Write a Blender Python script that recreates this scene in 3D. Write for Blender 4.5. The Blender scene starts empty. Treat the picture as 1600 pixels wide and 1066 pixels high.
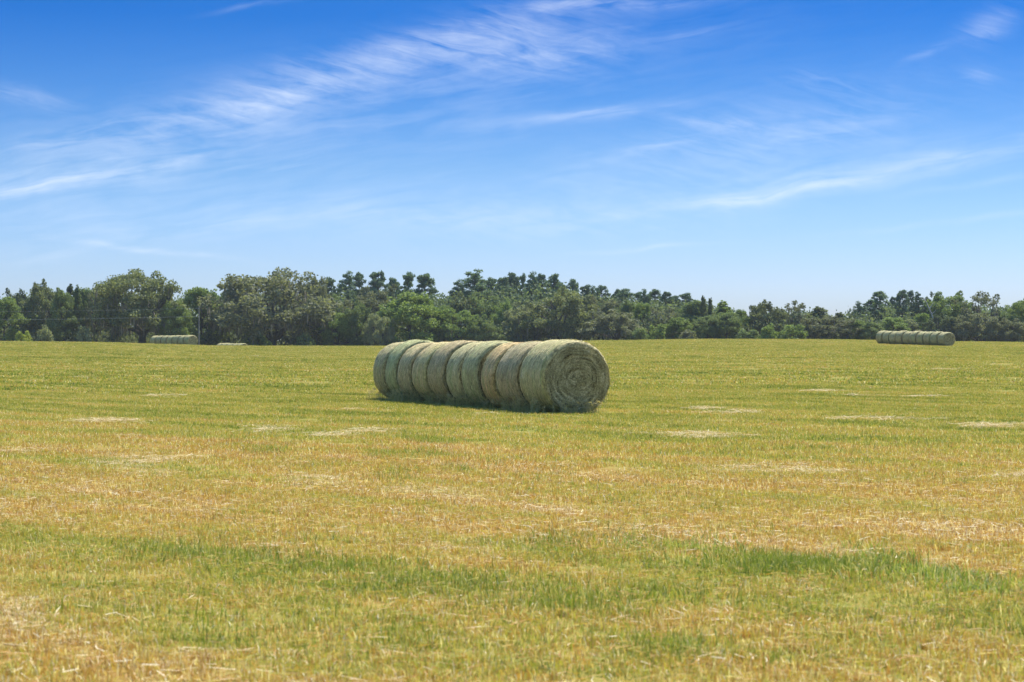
import bpy, math, random
import numpy as np
from mathutils import Vector

R = math.radians
SC = bpy.context.scene
COL = SC.collection
F = 3111.1            # focal length in photo pixels (70 mm on a 36 mm frame, 1600 px wide)
EYE = 1.5             # camera height
HZ = 533.0

# ------------------------------------------------------------------ camera
cam = bpy.data.cameras.new('camera')
cam.lens = 70; cam.sensor_width = 36; cam.clip_start = 0.1; cam.clip_end = 6000
cam.dof.use_dof = True; cam.dof.focus_distance = 44; cam.dof.aperture_fstop = 5.6
co = bpy.data.objects.new('camera', cam); COL.objects.link(co)
co.location = (0, 0, EYE); co.rotation_euler = (R(90), 0, 0)
SC.camera = co

# ------------------------------------------------------------------ light
SUN_AZ = 38.0         # degrees to the right of the view direction (+Y)
SUN_EL = 57.0
sun = bpy.data.lights.new('sun', 'SUN'); sun.energy = 4.7; sun.angle = R(0.53); sun.color = (1.0, 0.95, 0.86)
so = bpy.data.objects.new('sun', sun); COL.objects.link(so)
sd = Vector((math.sin(R(SUN_AZ))*math.cos(R(SUN_EL)), math.cos(R(SUN_AZ))*math.cos(R(SUN_EL)), math.sin(R(SUN_EL))))
so.rotation_euler = sd.to_track_quat('Z', 'Y').to_euler(); so.location = (60, 60, 90)
SC.view_settings.view_transform = 'Standard'; SC.view_settings.look = 'None'
SC.view_settings.exposure = 0.85; SC.view_settings.gamma = 1.0
SC.render.film_transparent = False
SC.cycles.use_denoising = True; SC.cycles.denoising_prefilter = 'ACCURATE'
SC.cycles.max_bounces = 8; SC.cycles.transparent_max_bounces = 4; SC.cycles.volume_bounces = 1

# ------------------------------------------------------------------ node helper
class NT:
    def __init__(s, tree): s.t = tree; s.n = tree.nodes; s.l = tree.links
    def node(s, typ, **kw):
        n = s.n.new(typ)
        for k, v in kw.items(): setattr(n, k, v)
        return n
    def put(s, sock, v):
        if hasattr(v, 'links') or isinstance(v, bpy.types.NodeSocket): s.l.new(v, sock)
        elif v is not None: sock.default_value = v
    def math(s, op, a, b=None, c=None, clamp=False):
        n = s.node('ShaderNodeMath', operation=op); n.use_clamp = clamp
        s.put(n.inputs[0], a); s.put(n.inputs[1], b)
        if c is not None: s.put(n.inputs[2], c)
        return n.outputs[0]
    def noise(s, vec, scale=5, detail=4, rough=0.55, dist=0.0, w=None):
        n = s.node('ShaderNodeTexNoise')
        if vec is not None: s.l.new(vec, n.inputs['Vector'])
        n.inputs['Scale'].default_value = scale; n.inputs['Detail'].default_value = detail
        n.inputs['Roughness'].default_value = rough; n.inputs['Distortion'].default_value = dist
        return n.outputs['Fac']
    def comb(s, x, y, z=0.0):
        n = s.node('ShaderNodeCombineXYZ')
        s.put(n.inputs[0], x); s.put(n.inputs[1], y); s.put(n.inputs[2], z)
        return n.outputs[0]
    def mapr(s, v, a, b, c=0.0, d=1.0, clamp=True):
        n = s.node('ShaderNodeMapRange'); n.clamp = clamp
        s.put(n.inputs[0], v)
        for i, q in enumerate((a, b, c, d)): n.inputs[i+1].default_value = q
        return n.outputs[0]
    def ramp(s, v, stops, interp='LINEAR'):
        n = s.node('ShaderNodeValToRGB'); r = n.color_ramp; r.interpolation = interp
        while len(r.elements) < len(stops): r.elements.new(0.5)
        for e, (p, c) in zip(r.elements, stops):
            e.position = p; e.color = (*c, 1) if len(c) == 3 else c
        s.put(n.inputs[0], v)
        return n.outputs[0]
    def mix(s, f, a, b, mode='MIX'):
        n = s.node('ShaderNodeMix', data_type='RGBA', blend_type=mode)
        s.put(n.inputs[0], f)
        for sock, v in ((n.inputs[6], a), (n.inputs[7], b)):
            if isinstance(v, tuple): sock.default_value = (*v, 1) if len(v) == 3 else v
            else: s.l.new(v, sock)
        return n.outputs[2]

# ------------------------------------------------------------------ sky
world = bpy.data.worlds.new('World'); SC.world = world; world.use_nodes = True
W = NT(world.node_tree); W.n.clear()
wout = W.node('ShaderNodeOutputWorld'); bg = W.node('ShaderNodeBackground'); W.l.new(bg.outputs[0], wout.inputs[0])
sky = W.node('ShaderNodeTexSky', sky_type='NISHITA'); sky.sun_disc = False
sky.sun_elevation = R(SUN_EL); sky.sun_rotation = R(SUN_AZ); sky.altitude = 50
sky.air_density = 1.0; sky.dust_density = 0.6; sky.ozone_density = 3.0
hs = W.node('ShaderNodeHueSaturation'); hs.inputs['Saturation'].default_value = 1.25
W.l.new(sky.outputs[0], hs.inputs['Color'])
# thin cirrus, laid out by compass bearing and elevation
geo = W.node('ShaderNodeTexCoord'); sx = W.node('ShaderNodeSeparateXYZ'); W.l.new(geo.outputs['Generated'], sx.inputs[0])
az = W.math('DIVIDE', sx.outputs[0], W.math('MAXIMUM', sx.outputs[1], 0.05))
el = W.math('DIVIDE', sx.outputs[2], W.math('MAXIMUM', sx.outputs[1], 0.05))
ax = W.math('MULTIPLY', az, F/100); ey = W.math('MULTIPLY', el, F/100)      # units of about 1.8 degrees
warp = W.noise(W.comb(ax, ey), 0.6, 3, 0.5)
ey2 = W.math('ADD', ey, W.math('MULTIPLY', W.math('SUBTRACT', warp, 0.5), 0.30))
def rot(u, v, deg, su, sv):
    c, s_ = math.cos(R(deg)), math.sin(R(deg))
    a = W.math('ADD', W.math('MULTIPLY', u, c*su), W.math('MULTIPLY', v, s_*su))
    b = W.math('ADD', W.math('MULTIPLY', u, -s_*sv), W.math('MULTIPLY', v, c*sv))
    return W.comb(a, b)
fib1 = W.noise(rot(ax, ey2, 9, 0.6, 5.0), 1.0, 8, 0.62, 0.5)
fib2 = W.noise(rot(ax, ey2, -13, 0.9, 6.0), 1.0, 8, 0.62, 0.6)
patch = W.noise(W.comb(ax, ey2, 3.0), 0.9, 4, 0.55)
fibA = W.mapr(W.math('MULTIPLY', W.math('ADD', fib1, W.math('MULTIPLY', patch, 0.5)), 0.667), 0.40, 0.70)
fibB = W.mapr(W.math('MULTIPLY', W.math('ADD', fib2, W.math('MULTIPLY', patch, 0.5)), 0.667), 0.40, 0.68)
STREAKS = [
    (130, 245, 260, 60, 12, .30, 0), (620, 150, 420, 60, 14, .22, 0), (1130, 235, 260, 50, 12, .26, 1), (300, 340, 420, 34, 4, .24, 0), (1330, 262, 300, 34, 10, .30, 0), (880, 345, 300, 34, 3, .22, 1),  # bearing, elevation (photo units), half length, half width, tilt, strength, fibre set
    (560, 112, 340, 38, 15, .38, 1), (850, 88, 120, 32, 4, .48, 1), (690, 60, 200, 22, 12, .36, 1),
    (400, 165, 130, 26, 14, .45, 1), (170, 205, 150, 13, 8, .40, 0), (80, 285, 130, 17, 6, .50, 0), (40, 300, 90, 8, 10, .40, 0),
    (250, 258, 80, 11, 14, .5, 0), (225, 389, 110, 4.5, -7, .62, 2), (920, 178, 130, 9, 7, .72, 2),
    (990, 240, 110, 10, 15, .5, 0), (1110, 192, 75, 8, -7, .5, 1), (1160, 312, 190, 12, 8, .42, 2), (1470, 252, 290, 15, 10.5, .54, 2), (1180, 306, 160, 8, 9, .32, 2),
    (1010, 388, 90, 3.5, 4, .42, 2), (1500, 346, 170, 5, 6, .24, 2), (1530, 288, 100, 6, 8, .28, 2),
    (350, 355, 120, 11, 6, .34, 0), (700, 340, 260, 20, -2, .28, 0), (1545, 38, 40, 20, 25, .45, 1), (1450, 84, 36, 6, 22, .35, 0),
    (1530, 122, 26, 12, 0, .3, 1), (960, 4, 150, 9, 3, .6, 0), (400, 8, 55, 4, 10, .42, 0), (1290, 130, 60, 14, -8, .26, 1),
    (1080, 52, 110, 7, 9, .18, 2), (40, 152, 75, 15, -9, .36, 1), (60, 398, 80, 12, 3, .3, 0), (1300, 205, 120, 14, 12, .2, 0),
    (420, 257, 50, 4, 3, .42, 0), (640, 215, 700, 120, 8, .10, 0), (1330, 170, 200, 50, 10, .10, 1),
]
acc = None
for cx, cy, hl, hw, tilt, st, fs in STREAKS:
    c, s_ = math.cos(R(tilt)), math.sin(R(tilt))
    u0, v0 = (cx-800)/100, (HZ-cy)/100
    du = W.math('SUBTRACT', ax, u0); dv = W.math('SUBTRACT', ey2, v0)
    a = W.math('ADD', W.math('MULTIPLY', du, c*100/hl), W.math('MULTIPLY', dv, s_*100/hl))
    b = W.math('ADD', W.math('MULTIPLY', du, -s_*100/hw), W.math('MULTIPLY', dv, c*100/hw))
    q = W.math('ADD', W.math('MULTIPLY', a, a), W.math('MULTIPLY', b, b))
    g = W.math('EXPONENT', W.math('MULTIPLY', q, -0.9))
    if fs == 0: fb = fibA
    elif fs == 1: fb = fibB
    else: fb = W.math('ADD', W.math('MULTIPLY', fibA, 0.75), 0.25)
    m = W.math('MULTIPLY', W.math('MULTIPLY', g, fb), st*.66)
    acc = m if acc is None else W.math('ADD', acc, m)
front = W.math('GREATER_THAN', sx.outputs[1], 0.06)
acc = W.math('MULTIPLY', W.math('MINIMUM', acc, 0.85), front)
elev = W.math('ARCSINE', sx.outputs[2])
tint = W.ramp(W.math('DIVIDE', elev, R(40)), [(0, (.60, .72, 1.12)), (.0375, (.57, .70, 1.13)), (.078, (.46, .61, .98)), (.1225, (.36, .52, .82)), (.178, (.190, .390, .72)), (.232, (.062, .285, .64)), (.30, (.10, .30, .62)), (.5, (1.35, 1.32, 1.32)), (1, (2.5, 2.3, 2.1))])  # upper stops brighten the unseen sky overhead, added fill for shaded sides
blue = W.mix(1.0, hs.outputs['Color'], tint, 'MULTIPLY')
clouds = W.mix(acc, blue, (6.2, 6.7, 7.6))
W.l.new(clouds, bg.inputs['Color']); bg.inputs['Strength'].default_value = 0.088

# ------------------------------------------------------------------ mesh helpers
def mesh_np(name, V, Q=None, T=None, attrs=None, uv=None, smooth=False):
    V = np.asarray(V, np.float32).reshape(-1, 3)
    me = bpy.data.meshes.new(name)
    idx, sizes = [], []
    if Q is not None and len(Q): idx.append(np.asarray(Q, np.int32).ravel()); sizes.append(np.full(len(Q), 4, np.int32))
    if T is not None and len(T): idx.append(np.asarray(T, np.int32).ravel()); sizes.append(np.full(len(T), 3, np.int32))
    idx = np.concatenate(idx); sizes = np.concatenate(sizes)
    me.vertices.add(len(V)); me.vertices.foreach_set('co', V.ravel())
    me.loops.add(len(idx)); me.loops.foreach_set('vertex_index', idx)
    me.polygons.add(len(sizes))
    st = np.zeros(len(sizes), np.int32); st[1:] = np.cumsum(sizes)[:-1]
    me.polygons.foreach_set('loop_start', st); me.polygons.foreach_set('loop_total', sizes)
    if smooth: me.polygons.foreach_set('use_smooth', np.ones(len(sizes), bool))
    for k, a in (attrs or {}).items():
        at = me.attributes.new(k, 'FLOAT', 'POINT'); at.data.foreach_set('value', np.asarray(a, np.float32).ravel())
    if uv is not None:
        ul = me.uv_layers.new(name='UVMap'); ul.data.foreach_set('uv', np.asarray(uv, np.float32)[idx].ravel())
    me.update(); me.validate()
    return me

def ob(name, me, mat=None, parent=None, loc=None, rz=0):
    o = bpy.data.objects.new(name, me); COL.objects.link(o)
    if mat is not None:
        for m in (mat if isinstance(mat, (list, tuple)) else [mat]): me.materials.append(m)
    if parent is not None: o.parent = parent
    if loc is not None: o.location = loc
    if rz: o.rotation_euler = (0, 0, rz)
    return o

def tag(o, label=None, cat=None, group=None, kind=None):
    if label: o['label'] = label
    if cat: o['category'] = cat
    if group: o['group'] = group
    if kind: o['kind'] = kind
    return o

def ribbons(paths, side, widths, val=None):
    """paths (n,k,3), side (n,3) or (n,k,3) unit, widths (n,k) half widths -> V, Q, v attr"""
    n, k, _ = paths.shape
    if side.ndim == 2: side = np.repeat(side[:, None, :], k, 1)
    off = side*widths[..., None]
    V = np.stack([paths-off, paths+off], 2).reshape(n, k*2, 3)
    base = (np.arange(n)*k*2)[:, None]
    q = []
    for i in range(k-1):
        q.append(np.stack([base[:, 0]+2*i, base[:, 0]+2*i+1, base[:, 0]+2*i+3, base[:, 0]+2*i+2], 1))
    Q = np.concatenate(q)
    v = np.repeat((val if val is not None else np.zeros(n))[:, None], k*2, 1)
    return V.reshape(-1, 3), Q, v.ravel()

def norm(a): return a/np.maximum(np.linalg.norm(a, axis=-1, keepdims=True), 1e-9)

def tubes(lines, sides=7):
    """lines: list of (points (k,3), radii (k,)) -> V,Q"""
    Vs, Qs, o = [], [], 0
    for P, rad in lines:
        P = np.asarray(P, float); k = len(P)
        t = np.gradient(P, axis=0); t = norm(t)
        ref = np.array([0.31, 0.95, 0.05]); a = norm(np.cross(t, ref)); b = np.cross(t, a)
        ang = np.linspace(0, 2*np.pi, sides, endpoint=False)
        ring = P[:, None, :]+np.asarray(rad)[:, None, None]*(a[:, None, :]*np.cos(ang)[None, :, None]+b[:, None, :]*np.sin(ang)[None, :, None])
        Vs.append(ring.reshape(-1, 3))
        for i in range(k-1):
            for j in range(sides):
                j2 = (j+1) % sides
                Qs.append((o+i*sides+j, o+i*sides+j2, o+(i+1)*sides+j2, o+(i+1)*sides+j))
        o += k*sides
    return np.concatenate(Vs), np.array(Qs)

# ------------------------------------------------------------------ terrain
CR_X = [-2500, -300, 0, 150, 250, 330, 580, 760, 940, 1100, 1300, 1450, 1600, 1900, 4000]
CR_Y = [533, 533, 533.6, 535, 538, 540.3, 541, 537.5, 532.5, 530, 530.6, 533.4, 535, 536, 536]
RC = 255.0
def height(x, y):
    x = np.asarray(x, float); y = np.asarray(y, float)
    r = np.hypot(x, y)
    px = 800+F*x/np.maximum(np.abs(y), 1.0)
    px = np.where(y > 1, np.clip(px, -2500, 4000), 800)
    yc = np.interp(px, CR_X, CR_Y)
    ec = EYE+(HZ-yc)*RC/F
    t = np.clip((r-45)/(RC-45), 0, 1)
    z = ec*t**1.5
    drop = np.interp(px, [0, 305, 342, 640, 950, 1600], [0.5, 0.40, 1.04, 0.9, 0.15, 0.25])
    d = np.clip((r-RC)/26, 0, 1)
    z = z-drop*d*d*(3-2*d)
    return np.where(y > 1, z, z*np.clip(0, 0, 1))

def ground_at(px, py):
    """point of the near, flat field seen at a photo pixel"""
    d = EYE*F/(py-HZ)
    for _ in range(30):
        x = (px-800)/F*d; z = float(height(x, d)); d = (EYE-z)*F/(py-HZ)
    return x, d, z

az_f = np.linspace(-0.5, 0.5, 220); az_b = np.linspace(0.5, 2*np.pi-0.5, 60)[1:-1]
azs = np.concatenate([az_f, az_b]); rad = np.concatenate([np.geomspace(1.0, 400, 190), np.geomspace(420, 5000, 24)])
A, Rr = np.meshgrid(azs, rad)
X = np.sin(A)*Rr; Y = np.cos(A)*Rr; Z = height(X, Y)
far = np.clip((Rr-420)/200, 0, 1); Z = Z*(1-far)
V = np.stack([X, Y, Z], -1).reshape(-1, 3)
na, nr = len(azs), len(rad)
ii, jj = np.meshgrid(np.arange(nr-1), np.arange(na), indexing='ij'); j2 = (jj+1) % na
Q = np.stack([ii*na+jj, (ii+1)*na+jj, (ii+1)*na+j2, ii*na+j2], -1).reshape(-1, 4)
V = np.vstack([V, [0, 0, 0]]); c0 = len(V)-1
T = np.array([(c0, j, (j+1) % na) for j in range(na)])
ground_me = mesh_np('ground', V, Q, T, smooth=True)

# field colour: how dry the turf is, from the place on the field
def field_group():
    g = bpy.data.node_groups.new('field_dryness', 'ShaderNodeTree')
    g.interface.new_socket('dry', in_out='OUTPUT', socket_type='NodeSocketFloat')
    N = NT(g); out = N.node('NodeGroupOutput')
    p = N.node('ShaderNodeNewGeometry'); s = N.node('ShaderNodeSeparateXYZ'); N.l.new(p.outputs['Position'], s.inputs[0])
    x, y = s.outputs[0], s.outputs[1]
    w = N.math('ADD', y, N.math('MULTIPLY', x, 0.55))
    ua = N.math('ADD', N.math('MULTIPLY', x, .66), N.math('MULTIPLY', y, -.75))      # along the mowing
    va = N.math('ADD', N.math('MULTIPLY', x, .75), N.math('MULTIPLY', y, .66))       # across it
    wob = N.noise(N.comb(N.math('MULTIPLY', ua, 0.5), va), 0.16, 3, 0.55)
    w = N.math('ADD', w, N.math('MULTIPLY', N.math('SUBTRACT', wob, 0.5), N.math('MULTIPLY', y, 0.45)))
    def g1(v): return (v, v, v)
    band = N.ramp(N.math('DIVIDE', w, 80), [(0.105, g1(.68)), (0.13, g1(.52)), (0.155, g1(.47)), (0.185, g1(.68)), (0.215, g1(.72)), (0.25, g1(.60)), (0.31, g1(.68)),
                  (0.37, g1(.50)), (0.45, g1(.39)), (0.62, g1(.32)), (1.0, g1(.34))])
    n1 = N.noise(N.comb(N.math('MULTIPLY', ua, 0.22), va), 0.75, 5, 0.6, 0.4)
    n2 = N.noise(N.comb(N.math('MULTIPLY', x, 0.6), y), 2.6, 4, 0.6)
    n3 = N.noise(N.comb(N.math('MULTIPLY', x, 0.12), N.math('MULTIPLY', y, 0.6)), 0.11, 3, 0.5)
    d = N.math('ADD', band, N.math('MULTIPLY', N.math('SUBTRACT', n1, 0.5), 1.5))
    d = N.math('ADD', d, N.math('MULTIPLY', N.math('SUBTRACT', n2, 0.5), 0.95))
    d = N.math('ADD', d, N.math('MULTIPLY', N.math('SUBTRACT', n3, 0.5), 0.45))
    n4 = N.noise(N.comb(x, y), 9.0, 3, 0.6)
    d = N.math('ADD', d, N.math('MULTIPLY', N.math('SUBTRACT', n4, 0.5), 0.6))
    N.l.new(d, out.inputs[0])
    return g
FG = field_group()
DRYRAMP = [(0.0, (.056, .100, .016)), (0.20, (.180, .240, .038)), (0.38, (.415, .410, .092)), (0.52, (.545, .435, .130)),
           (0.65, (.480, .280, .085)), (0.79, (.470, .260, .082)), (0.90, (.690, .510, .250)), (1.0, (.940, .850, .600))]

def new_mat(name):
    m = bpy.data.materials.new(name); m.use_nodes = True
    N = NT(m.node_tree); N.n.clear(); out = N.node('ShaderNodeOutputMaterial')
    return m, N, out

def leafy(N, out, col, trans=0.35, tint=(1.0, 1.0, 0.55), rough=0.7, spec=0.12):
    p = N.node('ShaderNodeBsdfPrincipled'); N.l.new(col, p.inputs['Base Color'])
    p.inputs['Roughness'].default_value = rough; p.inputs['Specular IOR Level'].default_value = spec
    t = N.node('ShaderNodeBsdfTranslucent'); N.l.new(N.mix(1.0, col, tint, 'MULTIPLY'), t.inputs['Color'])
    mx = N.node('ShaderNodeMixShader'); mx.inputs[0].default_value = trans
    N.l.new(p.outputs[0], mx.inputs[1]); N.l.new(t.outputs[0], mx.inputs[2]); N.l.new(mx.outputs[0], out.inputs[0])

def mat_ground():
    m, N, out = new_mat('field_soil_and_thatch')
    f = N.node('ShaderNodeGroup'); f.node_tree = FG
    p = N.node('ShaderNodeNewGeometry')
    fine = N.noise(p.outputs['Position'], 60, 6, 0.8)
    t = N.math('ADD', N.math('MULTIPLY', f.outputs[0], 0.45), N.mapr(fine, .3, .75, 0.0, .55))
    col = N.ramp(t, DRYRAMP)
    col = N.mix(1.0, col, (.50, .47, .42), 'MULTIPLY')
    b = N.node('ShaderNodeBsdfPrincipled'); N.l.new(col, b.inputs['Base Color']); b.inputs['Roughness'].default_value = 1.0
    b.inputs['Specular IOR Level'].default_value = 0.05
    N.l.new(b.outputs[0], out.inputs[0])
    return m
ground = ob('ground', ground_me, mat_ground()); tag(ground, kind='structure')

def mat_blade(name, ramp, f_amt=0.72, v_amt=0.50, off=-0.08, trans=0.38):
    m, N, out = new_mat(name)
    a = N.node('ShaderNodeAttribute', attribute_name='v')
    if f_amt:
        f = N.node('ShaderNodeGroup'); f.node_tree = FG
        t = N.math('ADD', N.math('MULTIPLY', f.outputs[0], f_amt), N.math('MULTIPLY', a.outputs['Fac'], v_amt))
        t = N.math('ADD', t, off)
    else:
        t = a.outputs['Fac']
    leafy(N, out, N.ramp(t, ramp), trans, (1.0, 1.0, .45))
    return m
M_TURF = mat_blade('turf_blades', DRYRAMP)
M_TALL = mat_blade('tall_green_blades', [(0, (.10, .165, .024)), (.5, (.225, .285, .048)), (.8, (.36, .37, .09)), (1, (.66, .56, .28))], 0)
M_BLUE = mat_blade('blue_green_blades', [(0, (.12, .21, .028)), (.45, (.27, .35, .065)), (.7, (.46, .46, .16)), (1, (.80, .70, .42))], 0)
M_SEED = mat_blade('seed_heads', [(0, (.30, .30, .10)), (.5, (.48, .42, .2)), (1, (.62, .52, .30))], 0)
M_STRAW = mat_blade('pale_straw', [(0, (.38, .27, .12)), (.4, (.58, .45, .24)), (1, (.78, .66, .42))], 0, trans=0.2)

# ------------------------------------------------------------------ grass
def blades(rng, n, half, L0, L1, w0, w1, lean, gauss=False, k=4, vfun=None, cl=0, sig=.02):
    if gauss: P = rng.normal(0, half*0.5, (n, 2))
    else: P = rng.uniform(-half, half, (n, 2))
    if cl:
        c_ = rng.uniform(-half, half, (cl, 2)); P = c_[rng.integers(0, cl, n)]+rng.normal(0, sig, (n, 2))
    L = rng.uniform(L0, L1, n); az_ = rng.uniform(0, 2*np.pi, n)
    ln = np.abs(rng.normal(0, lean, n))+0.08
    d = np.stack([np.cos(az_), np.sin(az_)], 1)
    s = np.linspace(0, 1, k)
    bend = ln[:, None]*s[None, :]*(0.45+0.9*s[None, :])
    bend = np.minimum(bend, 1.45)
    dz = np.cos(bend)*L[:, None]/(k-1); dh = np.sin(bend)*L[:, None]/(k-1)
    z = np.cumsum(np.concatenate([np.zeros((n, 1)), dz[:, 1:]], 1), 1); h = np.cumsum(np.concatenate([np.zeros((n, 1)), dh[:, 1:]], 1), 1)
    path = np.stack([P[:, None, 0]+h*d[:, None, 0], P[:, None, 1]+h*d[:, None, 1], z-0.004], 2)
    tw = az_+np.pi/2+rng.normal(0, 0.6, n)
    side = np.stack([np.cos(tw), np.sin(tw), np.zeros(n)], 1)
    wd = rng.uniform(w0, w1, n)[:, None]*np.array([1.0, .95, .7, .12][:k] if k == 4 else np.linspace(1, .15, k))[None, :]
    v = vfun(rng, n) if vfun else rng.uniform(0, 1, n)
    return ribbons(path, side, wd/2, v)

def litter(rng, n, half, L0, L1, w, zmax=0.03, vs=1.0):
    P = rng.normal(0, half*0.5, (n, 2)); L = rng.uniform(L0, L1, n); a = rng.uniform(0, 2*np.pi, n)
    k = 3; s = np.linspace(-.5, .5, k)
    cur = rng.normal(0, .25, n)
    z0 = rng.uniform(0.005, zmax, n)*np.exp(-(P**2).sum(1)/(half*half)); tilt = rng.normal(0, 0.12, n)
    path = np.stack([P[:, None, 0]+s*L[:, None]*np.cos(a)[:, None]-(s*s*cur[:, None]*L[:, None])*np.sin(a)[:, None],
                     P[:, None, 1]+s*L[:, None]*np.sin(a)[:, None]+(s*s*cur[:, None]*L[:, None])*np.cos(a)[:, None],
                     z0[:, None]+0.02+s*L[:, None]*tilt[:, None]], 2)
    side = np.stack([-np.sin(a), np.cos(a), rng.normal(0, .5, n)], 1)
    return ribbons(path, norm(side), np.full((n, k), w/2), rng.uniform(0, 1, n)*vs)

def join(*parts):
    Vs, Qs, vs, o = [], [], [], 0
    for V_, Q_, v_ in parts:
        Vs.append(V_); Qs.append(Q_+o); vs.append(v_); o += len(V_)
    return np.concatenate(Vs), np.concatenate(Qs), np.concatenate(vs)

def proto(name, data, mat):
    V_, Q_, v_ = data
    me = mesh_np(name, V_, Q_, attrs={'v': v_}); me.materials.append(mat)
    return bpy.data.objects.new(name, me)

def scatter(name, pts, rots, scl, protos, label, mat):
    """one object: a point cloud with instanced tufts"""
    c = bpy.data.collections.new(name+'_tufts')
    for p in protos: c.objects.link(p)
    me = bpy.data.meshes.new(name); n = len(pts)
    me.vertices.add(n); me.vertices.foreach_set('co', np.asarray(pts, np.float32).ravel())
    for k, a in (('rz', rots), ('sc', scl)):
        at = me.attributes.new(k, 'FLOAT', 'POINT'); at.data.foreach_set('value', np.asarray(a, np.float32))
    me.materials.append(mat)
    o = bpy.data.objects.new(name, me); COL.objects.link(o)
    g = bpy.data.node_groups.new(name, 'GeometryNodeTree')
    g.interface.new_socket('Geometry', in_out='INPUT', socket_type='NodeSocketGeometry')
    g.interface.new_socket('Geometry', in_out='OUTPUT', socket_type='NodeSocketGeometry')
    n_ = g.nodes; l_ = g.links
    gi, go = n_.new('NodeGroupInput'), n_.new('NodeGroupOutput')
    ip = n_.new('GeometryNodeInstanceOnPoints'); ci = n_.new('GeometryNodeCollectionInfo')
    ci.inputs['Collection'].default_value = c; ci.inputs['Separate Children'].default_value = True; ci.inputs['Reset Children'].default_value = True
    def attr(nm):
        a = n_.new('GeometryNodeInputNamedAttribute'); a.data_type = 'FLOAT'; a.inputs['Name'].default_value = nm; return a.outputs[0]
    cx = n_.new('ShaderNodeCombineXYZ'); l_.new(attr('rz'), cx.inputs[2])
    cs = n_.new('ShaderNodeCombineXYZ'); sca = attr('sc')
    for i in range(3): l_.new(sca, cs.inputs[i])
    ri = n_.new('FunctionNodeRandomValue'); ri.data_type = 'INT'
    ri.inputs[4].default_value = 0; ri.inputs[5].default_value = len(protos)-1
    l_.new(gi.outputs[0], ip.inputs['Points']); l_.new(ci.outputs[0], ip.inputs['Instance'])
    ip.inputs['Pick Instance'].default_value = True; l_.new(ri.outputs[2], ip.inputs['Instance Index'])
    l_.new(cx.outputs[0], ip.inputs['Rotation']); l_.new(cs.outputs[0], ip.inputs['Scale'])
    l_.new(ip.outputs[0], go.inputs[0])
    md = o.modifiers.new('tufts', 'NODES'); md.node_group = g
    tag(o, label, None, None, 'stuff')
    return o

rng = np.random.default_rng(11)
AXR = np.array([-math.sin(R(22.5)), math.cos(R(22.5))]); C0R = np.array([(893-800)/F*41.6, 41.6])
def wedge(r0, r1, step, jit=0.45):
    ys = np.arange(r0, r1, step); P = []
    for y in ys:
        hx = y*0.257*1.12+2.0
        xs = np.arange(-hx, hx, step)
        P.append(np.stack([xs+rng.uniform(-jit, jit, len(xs))*step, np.full(len(xs), y)+rng.uniform(-jit, jit, len(xs))*step], 1))
    P = np.concatenate(P)
    a_ = (P-C0R)@AXR; b_ = (P-C0R)@np.array([-AXR[1], AXR[0]])
    P = P[~((a_ > -.95) & (a_ < 11.2) & (np.abs(b_) < .93))]      # nothing grows under the bales
    return np.column_stack([P, height(P[:, 0], P[:, 1])])

vmix = lambda r, n: np.where(r.random(n) < .10, r.uniform(1.2, 1.8, n), np.clip(r.beta(1.1, 1.6, n), 0, 1))
pA = [proto('turf_tuft', join(blades(np.random.default_rng(20+i), 860, 0.36, .025, .075, .0028, .006, 1.05, vfun=vmix, cl=110, sig=.022),
                              litter(np.random.default_rng(40+i), 42, .5, .03, .12, .0045, .05, 1.25)), M_TURF) for i in range(7)]
pB = [proto('turf_tuft', join(blades(np.random.default_rng(60+i), 1300, 0.66, .025, .07, .006, .013, 1.0, vfun=vmix, k=3, cl=190, sig=.032)), M_TURF) for i in range(6)]
pC = [proto('turf_tuft', join(blades(np.random.default_rng(80+i), 950, 1.4, .03, .09, .02, .045, .9, vfun=vmix, k=3, cl=150, sig=.06)), M_TURF) for i in range(5)]
PA = wedge(6.0, 26, 0.46); PB = wedge(17, 70, 0.95); PC = wedge(54, 275, 2.3)
def thin(P, a, b, keep_near):      # let the zones of finer and coarser tufts blend into each other
    t = np.clip((P[:, 1]-a)/(b-a), 0, 1); t = 1-t if keep_near else t
    return P[rng.random(len(P)) < t]
PA = thin(PA, 18, 26, True); PB = thin(thin(PB, 17, 24, False), 56, 70, True); PC = thin(PC, 54, 66, False)
for nm, P_, pr, lb in (('turf', PA, pA, 'short mown grass of the near field, green mixed with dry tan blades'),
                       ('turf', PB, pB, 'mown yellow green grass around the middle bale row'),
                       ('turf', PC, pC, 'mown yellow green grass of the far field up to the trees')):
    scatter(nm, P_, rng.uniform(0, 6.28, len(P_)), rng.uniform(.8, 1.2, len(P_)), pr, lb, M_TURF)

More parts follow.
